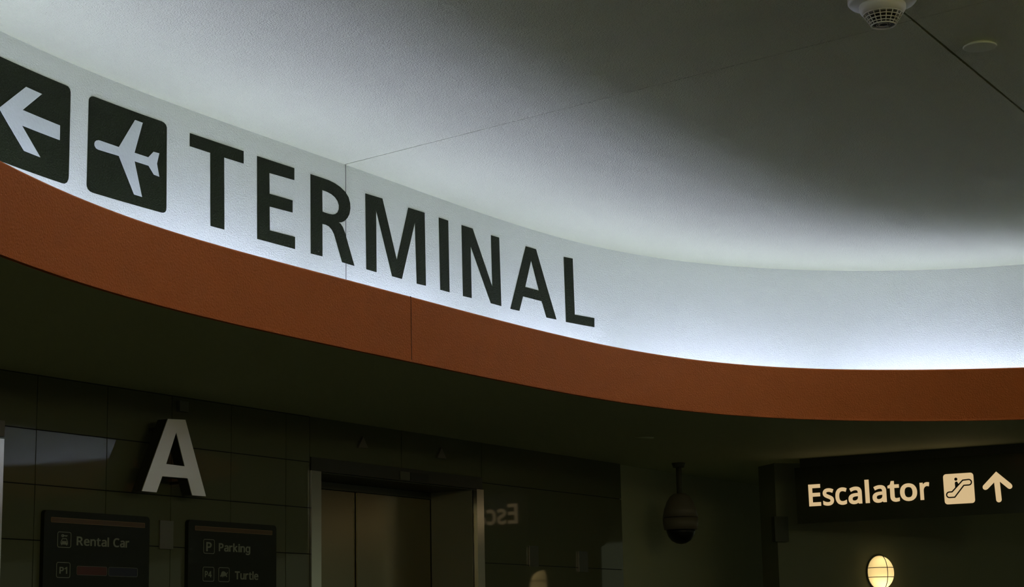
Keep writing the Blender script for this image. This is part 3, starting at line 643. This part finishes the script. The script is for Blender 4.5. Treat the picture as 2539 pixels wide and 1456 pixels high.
def arc(cx, cy, r, t0, t1, n=8): return [(cx + r*math.cos(math.radians(t0+(t1-t0)*i/n)), cy + r*math.sin(math.radians(t0+(t1-t0)*i/n))) for i in range(n+1)]
loop = [(1757,614),(1872,487)] + arc(1938, 509, 30, -95, 88) + [(1885,543),(1787,672)] + arc(1728, 646, 30, 88, 268)
O_, I_ = stroke_loop(loop, 14)
b = bmesh.new(); prism(b, [[sl(*p) for p in q4(O_)], [sl(*p) for p in q4(I_)]], s3, .0002, .0014); obj('escalator_symbol', b, M['black'], T)
b = bmesh.new()
prism(b, [[sl(*p) for p in q4(circ(1798, 476, 17))]], s3, .0002, .0014)
prism(b, [[sl(*p) for p in q4([(1787,518),(1791,507),(1801,501),(1812,503),(1818,512),(1829,531),(1792,571)])]], s3, .0002, .0014)
obj('rider_symbol', b, M['black'], T)
ARW = [(2235,393),(2400,527)] + arc(2383, 553, 29, -50, 125, 7) + [(2275,502),(2296,697)] + arc(2266, 698, 30, 0, 180, 9) + [(2214,510),(2143,584)] + arc(2119, 563, 30, 45, 222, 8)
b = bmesh.new(); prism(b, [[sl(*p) for p in q4(ARW)]], s3, -.0015, .0005); obj('up_arrow', b, M['sign_glow'], T)

# ================================================================== WALL LAMP ON THE BACK WALL
PL = ray(2187, 1420) * 12.45                      # centre of the glass
wn = -TV                                          # the back wall faces this way
nB = np.array([.30, -.954]); aB = np.array([.954, .30])
PB = PL[:2] - nB * .045
def b3(s, z, d): q = PB + aB*s + nB*d; return (q[0], q[1], z + EYE)
def bhit(u, v, d_=0.):
    r = ray(u, v); p = PB + nB*d_; P = r * ((p @ nB) / (r[:2] @ nB)); return float((P[:2] - p) @ aB), float(P[2])
e0 = bhit(1926, 1300)[0]; print('back wall left end', e0)
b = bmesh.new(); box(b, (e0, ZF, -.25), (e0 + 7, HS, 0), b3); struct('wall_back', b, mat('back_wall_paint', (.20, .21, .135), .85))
zl = PL[2]
T = thing('wall_lamp', 'glowing oval bulkhead lamp in a wire cage below the Escalator sign', 'wall lamp', b3(0, zl, 0))
b = bmesh.new(); n = 40
def ell(bm, a, h, d, z0, f, rows=14, half=True):
    V = []
    for i in range(rows + 1):
        t = math.pi/2 * i / rows; rr = math.cos(t)**.8; dd = math.sin(t)*d
        V.append([bm.verts.new(f(a*rr*math.cos(2*math.pi*k/n), z0 + h*rr*math.sin(2*math.pi*k/n), dd)) for k in range(n)] if i < rows else [bm.verts.new(f(0, z0, d))])
    for A_, B_2 in zip(V, V[1:]):
        for k in range(n):
            q = [A_[k], A_[(k+1) % n]] + ([B_2[(k+1) % n], B_2[k]] if len(B_2) > 1 else [B_2[0]])
            bm.faces.new(q)
LA, LH, LD = .088, .112, .105
ell(b, LA, LH, LD, zl, lambda x, z, d: b3(x, z, d + .012))
gm = bpy.data.materials.new('opal_glass'); gm.use_nodes = True; nt = gm.node_tree; nt.nodes.clear()
out = nt.nodes.new('ShaderNodeOutputMaterial'); tr_ = nt.nodes.new('ShaderNodeBsdfTranslucent'); tr_.inputs[0].default_value = (.95, .86, .62, 1)
df = nt.nodes.new('ShaderNodeBsdfDiffuse'); df.inputs[0].default_value = (.7, .62, .42, 1); mx = nt.nodes.new('ShaderNodeMixShader'); mx.inputs[0].default_value = .35
nt.links.new(tr_.outputs[0], mx.inputs[1]); nt.links.new(df.outputs[0], mx.inputs[2]); nt.links.new(mx.outputs[0], out.inputs[0])
obj('glass_shade', b, gm, T, True)
b = bmesh.new(); prism(b, [[(LA*1.06*math.cos(2*math.pi*k/40), zl + LH*1.06*math.sin(2*math.pi*k/40)) for k in range(40)]], b3, .0005, .0115); obj('base', b, M['dark'], T)
def cage(fn): 
    b = bmesh.new(); tube(b, fn, .0026, 6); return obj('cage_bar', b, M['dark'], T, True)
cage([b3(0, zl + (LH+.006)*math.cos(t), .012 + (LD+.006)*math.sin(t)**.8) for t in np.linspace(0, math.pi, 25)])
for zz in (.031, -.031):
    k = math.sqrt(1-(zz/LH)**2); cage([b3((LA*k+.005)*math.cos(t), zl + zz, .012 + (LD*k+.006)*max(math.sin(t), 0)**.8) for t in np.linspace(0, math.pi, 25)])
for k, (zz, e_) in enumerate(((-.05, .32), (.045, .16))):
    l = bpy.data.lights.new('lamp_bulb', 'POINT'); l.energy = e_; l.color = (1, .80, .45); l.shadow_soft_size = .012
    lo = bpy.data.objects.new('lamp_bulb', l); COL.objects.link(lo); lo.location = b3(-.005, zl + zz, .055); lo.parent = T; lo.matrix_parent_inverse = T.matrix_world.inverted()

# dark box at the end of the back wall
a = bhit(1921.5, 1312, .05); c_ = bhit(1955, 1312, .05); zt_ = bhit(1938, 1281, .05)[1]; zb_ = bhit(1938, 1343, .05)[1]
b = bmesh.new(); box(b, (a[0], zb_, .0005), (c_[0], zt_, .05), b3); tag(obj('wall_speaker', b, mat('dull_box', (.07, .075, .05), .6)), 'dark upright box on the shadowed back wall, left below the Escalator sign', 'box')

# ================================================================== DOME CAMERA
PD = ray(1687, 1284) * 12.2; k = 12.2 / FPX
c = (PD[0], PD[1], PD[2] + EYE)
zs = lambda y: -(y - 1284) * k / math.cos(PITCH)
T = thing('dome_camera', 'dim pendant dome camera with a black lower dome, left of the Escalator sign', 'security camera', c)
b = bmesh.new(); lathe(b, [(0, zs(1226)), (15*k, zs(1226)), (25*k, zs(1233)), (33*k, zs(1246)), (40*k, zs(1264)), (44*k, zs(1283)), (0, zs(1283))], c); obj('housing', b, M['camera_grey'], T, True)
b = bmesh.new(); lathe(b, [(0, zs(1285)), (44*k, zs(1285)), (43.5*k, zs(1300)), (41*k, zs(1313)), (0, zs(1313))], c); obj('trim_ring', b, M['camera_grey'], T, True)
b = bmesh.new(); lathe(b, [(0, zs(1313.5)), (36*k, zs(1313.5)), (35*k, zs(1320)), (31*k, zs(1330)), (23*k, zs(1340)), (12*k, zs(1346)), (0, zs(1348))], c); obj('dome', b, mat('smoked_dome', (.006, .006, .005), .4), T, True)
b = bmesh.new(); lathe(b, [(0, zs(1226)), (7*k, zs(1226)), (7*k, HS - PD[2]), (0, HS - PD[2])], c, 20); lathe(b, [(0, HS - PD[2] - .001), (17*k, HS - PD[2] - .001), (14*k, HS - PD[2] - .03), (0, HS - PD[2] - .03)], c, 28)
obj('pendant_pole', b, mat('pole_paint', (.12, .12, .08), .6), T, True)
